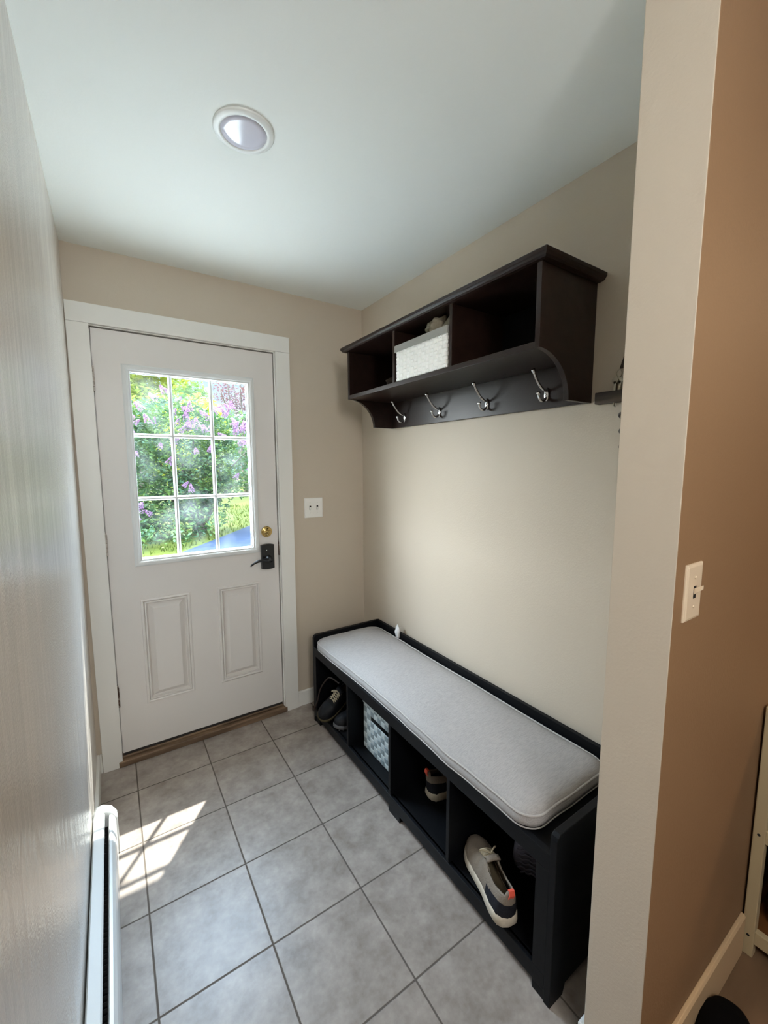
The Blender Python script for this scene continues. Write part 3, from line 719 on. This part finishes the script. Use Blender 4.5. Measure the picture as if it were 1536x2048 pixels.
# ------------------------------------------------------------------ shoes
def hw(s):     # half width of the foot along its length, heel s=0 -> toe s=1
    ks = [(0, .0), (.015, .020), (.07, .034), (.18, .039), (.4, .037), (.6, .043), (.75, .047), (.87, .041), (.95, .028), (.99, .012), (1, 0)]
    for (a, va), (b, vb) in zip(ks, ks[1:]):
        if s <= b: return va+(vb-va)*(s-a)/(b-a)
    return 0
def hh(s, collar):
    ks = [(0, collar), (.06, collar), (.2, collar*.82), (.36, collar*.80), (.45, collar*.92), (.55, collar*.76), (.7, .052), (.85, .043), (.95, .033), (1, .018)]
    for (a, va), (b, vb) in zip(ks, ks[1:]):
        if s <= b: return va+(vb-va)*(s-a)/(b-a)
    return .02
def shoe(name, label, loc, rot, mats, length=.275, collar=.085, sole_h=.030, tab=False, lace=True, group=None):
    up, heel, sole, lac = mats
    t = thing(name, label, 'shoe', loc, rot, group)
    # sole: heel at x=0, toe at x=length
    def outline(grow, z, n=26):
        o = []
        for k in range(n+1):
            s = .5-.5*math.cos(math.pi*k/n); o.append((s*length, hw(s)+(grow if 0 < k < n else 0), z))
        bk = [(x, -y, z) for x, y, z in o[1:-1]][::-1]
        pts = o+bk; c = Vector((length*.5, 0, z))
        return [(c.x+(p[0]-c.x)*(1+grow*2/length), p[1], p[2] + (.006*max(0, (p[0]/length-.82)/.18)**2)) for p in pts]
    bm = bmesh.new()
    loft(bm, [outline(-.006, .0), outline(-.001, .003), outline(.005, sole_h*.35), outline(.004, sole_h*.75), outline(.001, sole_h), outline(-.008, sole_h+.002)], True, True, True)
    sl = obj('sole', bm, sole, t, smooth=True, keep=False)
    bm = bmesh.new()      # tread ridges on the underside
    for k in range(13):
        s = .07+.86*k/12; w_ = hw(s)*.86
        pts = [(s*length+.005*math.sin(j*1.9+k), -w_+2*w_*j/8, -.0004) for j in range(9)]
        tube(bm, pts, .0032, 6)
    obj('tread', bm, sole, sl, smooth=True, keep=False)
    # upper
    NS, NT = 64, 40; G = []
    bm = bmesh.new()
    for i in range(NS+1):
        s = .004+.992*(i/NS); w_ = max(.004, hw(s)*.97); h_ = hh(s, collar); row = []
        for j in range(NT+1):
            a = math.pi*j/NT; ca, sa = math.cos(a), math.sin(a)
            pw = .62 if s < .5 else .8
            y = w_*math.copysign(abs(ca)**pw, ca)*(1-.22*sa*(1 if s < .55 else .4)); z = sole_h-.004+h_*(sa**.8 if sa > 0 else 0)
            x = s*length - (.010*sa if s < .1 else 0)*(1-s/.1)
            row.append(bm.verts.new((x, y, z)))
        G.append(row)
    for i in range(NS):
        s = (i+.5)/NS
        for j in range(NT):
            a = (j+.5)/NT
            half = .21 if s < .34 else .21-.13*(s-.34)/.14
            if .035 < s < .48 and abs(a-.5) < half: continue
            f = bm.faces.new([G[i][j], G[i+1][j], G[i+1][j+1], G[i][j+1]])
            zz = f.calc_center_median().z-sole_h
            if (s < .32 and zz < collar*(.50-.6*s)) : f.material_index = 1
    for j in range(NT//2-1):      # close the back of the heel
        f = bm.faces.new([G[0][j], G[0][j+1], G[0][NT-j-1], G[0][NT-j]])
        if f.calc_center_median().z-sole_h < collar*.5: f.material_index = 1
    bmesh.ops.delete(bm, geom=[v for v in bm.verts if not v.link_faces], context='VERTS')
    o = obj('upper', bm, [up, heel], t, smooth=True, keep=False, solid=.005)
    # lining inside, tongue, laces
    bm = bmesh.new()
    loft(bm, [[(s*length, hw(s)*.8*c_, sole_h+.004) for c_ in (-1, -.5, 0, .5, 1)] for s in [.05+.05*k for k in range(13)]], False)
    obj('insole', bm, M['lining'], t, keep=False)
    bm = bmesh.new(); rows = []
    for k in range(9):
        s = .62-.24*k/8; z = sole_h+hh(s, collar)*(.93 if k < 6 else 1.02)+.010*(k/8)**2; w_ = .017+.006*k/8
        rows.append([(s*length, w_*c_, z-.004*abs(c_)) for c_ in (-1, -.5, 0, .5, 1)])
    loft(bm, rows, False); obj('tongue', bm, up, t, smooth=True, keep=False, solid=.006)
    if lace:
        bm = bmesh.new()
        for k in range(5):
            s = .64-.038*k; z = sole_h+hh(s, collar)*1.0
            for sg in (-1, 1):
                tube(bm, spline([(s*length, -sg*.019, z-.004), ((s-.015)*length, 0, z+.005), ((s-.034)*length, sg*.021, z+.001)], 4), .0022, 6)
        s = .47; z = sole_h+hh(s, collar)+.008
        for sg in (-1, 1):
            tube(bm, spline([(s*length, 0, z), (s*length+.01, sg*.016, z+.008), (s*length+.022, sg*.028, z-.004), (s*length+.012, sg*.014, z-.001), (s*length, 0, z)], 5), .002, 6)
        obj('laces', bm, lac, t, smooth=True, keep=False)
    if tab:
        bm = bmesh.new(); z = sole_h+collar
        path = [(.006, z-.040), (-.006, z-.020), (-.013, z-.004), (-.010, z+.008), (-.002, z+.006)]
        loft(bm, [[(x, -.0085, zz), (x, .0085, zz)] for x, zz in path], False)
        obj('pull_tab', bm, M['tab'], t, keep=False, solid=.003, label='coral pull tab')
    return t
R = math.radians
sneak = (M['uppergrey'], M['uppernavy'], M['solecream'], M['lace'])
# cubby nearest the camera
shoe('sneaker', 'taupe and navy sneaker with coral heel tab, heel poking out of the nearest bench cubby', (.946, -1.585, .0835), (0, 0, math.atan2(.25, .098)), sneak, .265, .088, .042, True)
shoe('hiking_shoe', 'dark shoe standing on its toe with the patterned sole showing in the nearest cubby', (1.075, -1.545, .362), (R(-10), R(80), R(24)), (M['soledark'], M['upperblack'], M['soledark'], M['lacedark']), .270, .085, .026)
# third cubby from the door
shoe('sneaker', 'taupe and navy sneaker set deep in the third cubby from the door', (1.058, -1.070, .0825), (0, 0, R(-6)), sneak, .280, .088, .040, True)
# cubby by the door
shoe('slip_on_shoe', 'black shoe with grey sole lying low in the cubby beside the door', (1.215, -.455, .0825), (0, 0, R(176)), (M['upperblack'], M['upperblack'], M['solegrey'], M['lace']), .275, .080, .026)
shoe('hiking_boot', 'olive and black hiking shoe piled toe down against the end of the door-side cubby', (1.155, -.305, .205), (R(-28), R(27), R(184)), (M['upperblack'], M['olive'], M['olive'], M['lace']), .275, .100, .030)
bm = bmesh.new()
tube(bm, spline([(.99, -.40, .305), (.965, -.34, .318), (.955, -.28, .262), (.948, -.24, .20), (.938, -.225, .13), (.928, -.205, .088)], 6), .004, 8)
bx(bm, .920, .932, -.212, -.192, .070, .092)
tag(obj('buckle_strap', bm, M['leather'], smooth=False), 'thin dark strap with a small buckle looping over the shoes beside the door', 'strap')

# ------------------------------------------------------------------ next room
bc = thing('bookcase', 'cream painted open-sided wooden shelf unit against the tan wall of the next room', 'bookcase', (1.9, -2.13, -.015))
KX0, KX1, KY0, KY1, KZ, KT = 1.560, 2.30, -2.270, -1.966, -.015, .780
for x0, x1 in ((KX0, KX0+.030), (KX1-.030, KX1)):
    for y0, y1 in ((KY1-.028, KY1), (KY0, KY0+.028)):
        obj('post', boxes((x0, x1, y0, y1, KZ, KT)), M['shelfpaint'], bc, bevel=.002)
for z in (.052, .386, .742):
    for x0, x1 in ((KX0+.004, KX0+.024), (KX1-.024, KX1-.004)):
        obj('side_rail', boxes((x0, x1, KY0+.027, KY1-.027, z-.022, z+.020)), M['shelfpaint'], bc, bevel=.002)
    obj('shelf_board', boxes((KX0+.0235, KX1-.0235, KY0+.01, KY1-.01, z+.002, z+.020)), M['shelfwood'] if z < .7 else M['shelfpaint'], bc, bevel=.001)
for z in (.052, .386, .742):
    bm = bmesh.new(); lathe(bm, [(0, KX0-.0008), (.004, KX0-.0008), (.0035, KX0+.001), (0, KX0+.001)], (0, KY1-.014, z), 'x', 12)
    obj('screw', bm, M['slot'], bc)
def wicker(name, lab, x0, x1, y0, y1, z0, z1):
    bm = bmesh.new(); n = 13
    for k in range(n):
        z = z0+(z1-z0)*(k+.5)/n; h_ = (z1-z0)/n*.52; g = .008*k/n
        tube(bm, [(x0-g, y0-g, z), (x1+g, y0-g, z), (x1+g, y1+g, z), (x0-g, y1+g, z)], h_, 8, True)
    bx(bm, x0, x1, y0, y1, z0, z0+.004)
    return tag(obj(name, bm, M['wicker'], smooth=True), lab, 'basket')
wicker('wicker_basket', 'grey wicker basket on the bottom shelf of the cream bookcase', 1.625, 2.0, -2.23, -2.02, .082, .30)
wicker('wicker_basket', 'grey wicker basket on the middle shelf of the cream bookcase', 1.625, 2.0, -2.23, -2.02, .416, .62)
# black shoe near the bottom edge
t = shoe('slip_on_shoe', 'black rounded shoe toe on the brown floor beside the tan wall', (.985, -2.085, -.013), (0, 0, math.atan2(.22, 1)), (M['jetblack'],)*3 + (M['lacedark'],), .300, .070, .020, lace=False)
t.scale = (1.18, 1.45, 1.4)

# ------------------------------------------------------------------ outdoors
G0 = -.30
struct('ground', boxes((-40, 40, .14, 70, G0-.2, G0-.01)), M['lawn'])
struct('path', boxes((-2.5, 4.0, .14, 4.6, G0-.05, G0)), M['bounce_concrete'])  # added unseen pale slab, bounces daylight up to the ceiling
bm = bmesh.new(); prism(bm, [(-.6, 4.6), (1.82, 7.84), (3.47, 10.12), (8, 16.4), (20, 16), (20, 4.6)], 'z', G0-.06, G0+.004)
struct('driveway', bm, M['asphalt'])
struct('roof', boxes((-4, 6, .14, .42, 2.56, 2.75)), M['siding'])
bm = bmesh.new()
for k in range(5200):
    x = random.uniform(-1.5, 7); y = random.uniform(7.0, 17)
    if (y-7.84)/(10.12-7.84) < (x-1.82)/(3.47-1.82)+.03: continue
    h_ = random.uniform(.05, .12); a = random.uniform(0, 6.28); dx, dy = .012*math.cos(a), .012*math.sin(a); lx, ly = random.uniform(-.04, .04), random.uniform(-.04, .04)
    f = bm.faces.new([bm.verts.new((x-dx, y-dy, G0-.01)), bm.verts.new((x+dx, y+dy, G0-.01)), bm.verts.new((x+lx, y+ly, G0+h_))])
gr = obj('grass', bm, M['grass']); gr['kind'] = 'stuff'; gr['label'] = 'sunlit grass tufts of the lawn beyond the door'; gr['category'] = 'grass'

def leaves(bm, blobs, n, size, rng, shell=.55):
    tot = sum(b[1][0]*b[1][1]*b[1][2] for b in blobs)
    for c, r in blobs:
        m = int(n*r[0]*r[1]*r[2]/tot)
        for _ in range(m):
            d = Vector((rng.gauss(0, 1), rng.gauss(0, 1), rng.gauss(0, 1))); d.normalize()
            k = shell+(1-shell)*rng.random()**.6; k *= 1+.22*noise.noise(d*2.3+Vector(c))
            p = Vector(c)+Vector((d.x*r[0], d.y*r[1], d.z*r[2]))*k
            if p.z < G0+.05: continue
            a = Vector((rng.uniform(-1, 1), rng.uniform(-1, 1), rng.uniform(-.6, .6))); a.normalize()
            b = a.cross(Vector((rng.uniform(-1, 1), rng.uniform(-1, 1), rng.uniform(-1, 1)))); b.normalize()
            s = size*rng.uniform(.6, 1.3)
            bm.faces.new([bm.verts.new(p-a*s), bm.verts.new(p+b*s*.42), bm.verts.new(p+a*s), bm.verts.new(p-b*s*.42)])
def trunk(bm, base, tips, r0, rng):
    for tp in tips:
        b = Vector(base)+Vector((rng.uniform(-.12, .12), rng.uniform(-.12, .12), 0)); tp = Vector(tp)
        mid = b.lerp(tp, .5)+Vector((rng.uniform(-.2, .2), rng.uniform(-.2, .2), .15))
        pts = spline([b, mid, tp], 6); n = len(pts)
        tube(bm, pts, [r0*(1-.8*i/(n-1)) for i in range(n)], 6)
rng = random.Random(3)
lil = thing('lilac_bush', 'lilac bush covered in pink-purple blossom right outside the door glass', 'bush', (1.9, 9.6, G0))
blobs = [((.2, 9.6, 1.35), (1.5, 1.2, 1.65)), ((1.6, 9.5, 1.75), (1.3, 1.2, 1.45)), ((3.0, 9.7, 1.75), (1.25, 1.1, 1.25)), ((1.1, 9.2, .55), (1.3, .7, .8)), ((2.2, 9.4, 1.0), (.7, .7, .7)), ((3.9, 9.9, 1.4), (.8, .8, .8)), ((-1.1, 9.8, 1.5), (1.2, 1.2, 1.7)), ((.1, 9.0, .35), (1.0, .6, .75)), ((1.9, 9.1, .3), (.75, .5, .65)), ((.9, 8.8, .05), (.7, .45, .45)), ((.1, 8.0, -.05), (.8, .4, .42)), ((.9, 7.6, -.15), (.6, .4, .36)), ((1.75, 8.5, .1), (.55, .4, .42)), ((1.5, 9.6, 2.2), (1.5, 1.0, 1.0))]
bm = bmesh.new(); leaves(bm, blobs, 26000, .062, rng)
obj('foliage', bm, M['leaf'], lil)
bm = bmesh.new(); trunk(bm, (2.0, 9.6, G0), [(1.3, 9.5, 2.2), (1.9, 9.3, 2.3), (2.3, 9.7, 2.2), (3.3, 9.6, 1.9), (2.9, 9.5, 1.0), (1.0, 9.5, 1.7), (1.6, 9.4, 1.9), (.4, 9.5, 1.5)], .055, rng)
obj('stems', bm, M['bark'], lil, smooth=True)
def bloom_mesh(seed):
    q = random.Random(seed); bm = bmesh.new()
    for _ in range(150):
        h_ = q.random(); r_ = .075*(1-h_)**.7+.012; a = q.uniform(0, 6.283)
        p = Vector((r_*math.cos(a), r_*math.sin(a), -.10+.26*h_)); s = .019
        e1 = Vector((q.uniform(-1, 1), q.uniform(-1, 1), q.uniform(-1, 1))).normalized(); e2 = e1.cross(Vector((q.uniform(-1, 1), q.uniform(-1, 1), q.uniform(-1, 1)))).normalized()
        bm.faces.new([bm.verts.new(p-e1*s), bm.verts.new(p+e2*s), bm.verts.new(p+e1*s), bm.verts.new(p-e2*s)])
    return bm
base = [obj('blossom', bloom_mesh(k), M['bloom'], lil) for k in range(3)]
spots = []
for k in range(78):
    t = rng.random(); x = -.1+3.9*t
    z = 2.62+.5*noise.noise(Vector((x*1.3, 2.2, 0)))+rng.gauss(0, .26) if k < 66 else rng.uniform(1.3, 2.2)
    y = 9.6-(1.18*math.sqrt(max(.05, 1-((z-1.6)/1.75)**2)))+rng.uniform(-.1, .15)
    spots.append((x, y, z))
spots += [(.55, 8.42, .52), (.72, 8.44, .40), (.50, 8.44, .28), (1.50, 8.40, 1.02), (1.62, 8.38, .92), (2.72, 8.6, 1.18)]
for i, p in enumerate(spots):
    o = base[i] if i < 3 else base[i % 3].copy()
    if i >= 3: COL.objects.link(o); o.parent = lil; o.matrix_parent_inverse = WORLD(lil).inverted()
    o.location = p; o.rotation_euler = (rng.uniform(-.9, .9), rng.uniform(-.9, .9), rng.uniform(0, 6)); s = rng.uniform(.6, 1.0); o.scale = (s, s, s)

def tree(name, lab, base_, blobs, n, size, leafm, tips, r0, seed, shell=.35):
    q = random.Random(seed); t = thing(name, lab, 'tree', base_)
    bm = bmesh.new(); leaves(bm, blobs, n, size, q, shell); obj('crown', bm, leafm, t)
    bm = bmesh.new(); trunk(bm, base_, tips, r0, q); obj('trunk', bm, M['bark'], t, smooth=True)
    return t
tree('leafy_tree', 'tall yellow-green tree rising behind the lilac on the left of the door glass', (1.0, 20, G0), [((.4, 20, 6.4), (2.6, 2.4, 2.6)), ((2.4, 19.6, 6.8), (1.5, 1.5, 2.0)), ((1.2, 20, 4.0), (2.2, 2.0, 1.6))], 13000, .13, M['leafyellow'], [(.4, 20, 6.5), (2.0, 20, 6.5), (1.2, 20, 7.4), (-.6, 20, 6)], .16, 5)
tree('flowering_shrub', 'low golden-green shrub glimpsed above the middle of the lilac', (3.2, 15, G0), [((3.0, 15, 2.9), (1.1, 1.0, 1.2)), ((2.6, 15, 1.6), (1.3, 1.0, 1.2))], 5200, .10, M['leafyellow'], [(3.0, 15, 3.4), (2.4, 15, 2.8), (3.5, 15, 2.9)], .07, 6)
tree('russet_tree', 'thin russet-leaved tree against the sky at the right of the door glass', (6.6, 22, G0), [((6.4, 22, 5.4), (1.5, 1.4, 1.9)), ((7.4, 22, 4.4), (1.5, 1.4, 1.7))], 2300, .10, M['leafred'], [(5.6, 22, 7.2), (6.4, 22, 7.6), (7.2, 22, 7.0), (5.3, 22, 5.8), (7.8, 22, 5.6), (6.0, 22, 6.6)], .10, 9)
tree('maple_tree', 'soft green tree showing through the gap beside the russet tree', (4.7, 26, G0), [((4.3, 26, 5.2), (1.5, 1.5, 1.7)), ((4.9, 26, 3.2), (2.2, 1.6, 1.8))], 5200, .14, M['leafgreen'], [(4.2, 26, 5.6), (5.0, 26, 5.4), (4.6, 26, 6.2)], .12, 11)
bm = bmesh.new(); q = random.Random(21)
leaves(bm, [((x, 34+q.uniform(-1, 1), 1.6+q.uniform(-.3, .5)), (2.3, 1.4, 2.2)) for x in (-4, -1, 2, 5, 8, 11, 14)], 9000, .22, q, .5)
hd = obj('hedge', bm, M['leafgreen']); tag(hd, 'long green hedge far behind the lilac across the lawn', 'hedge')
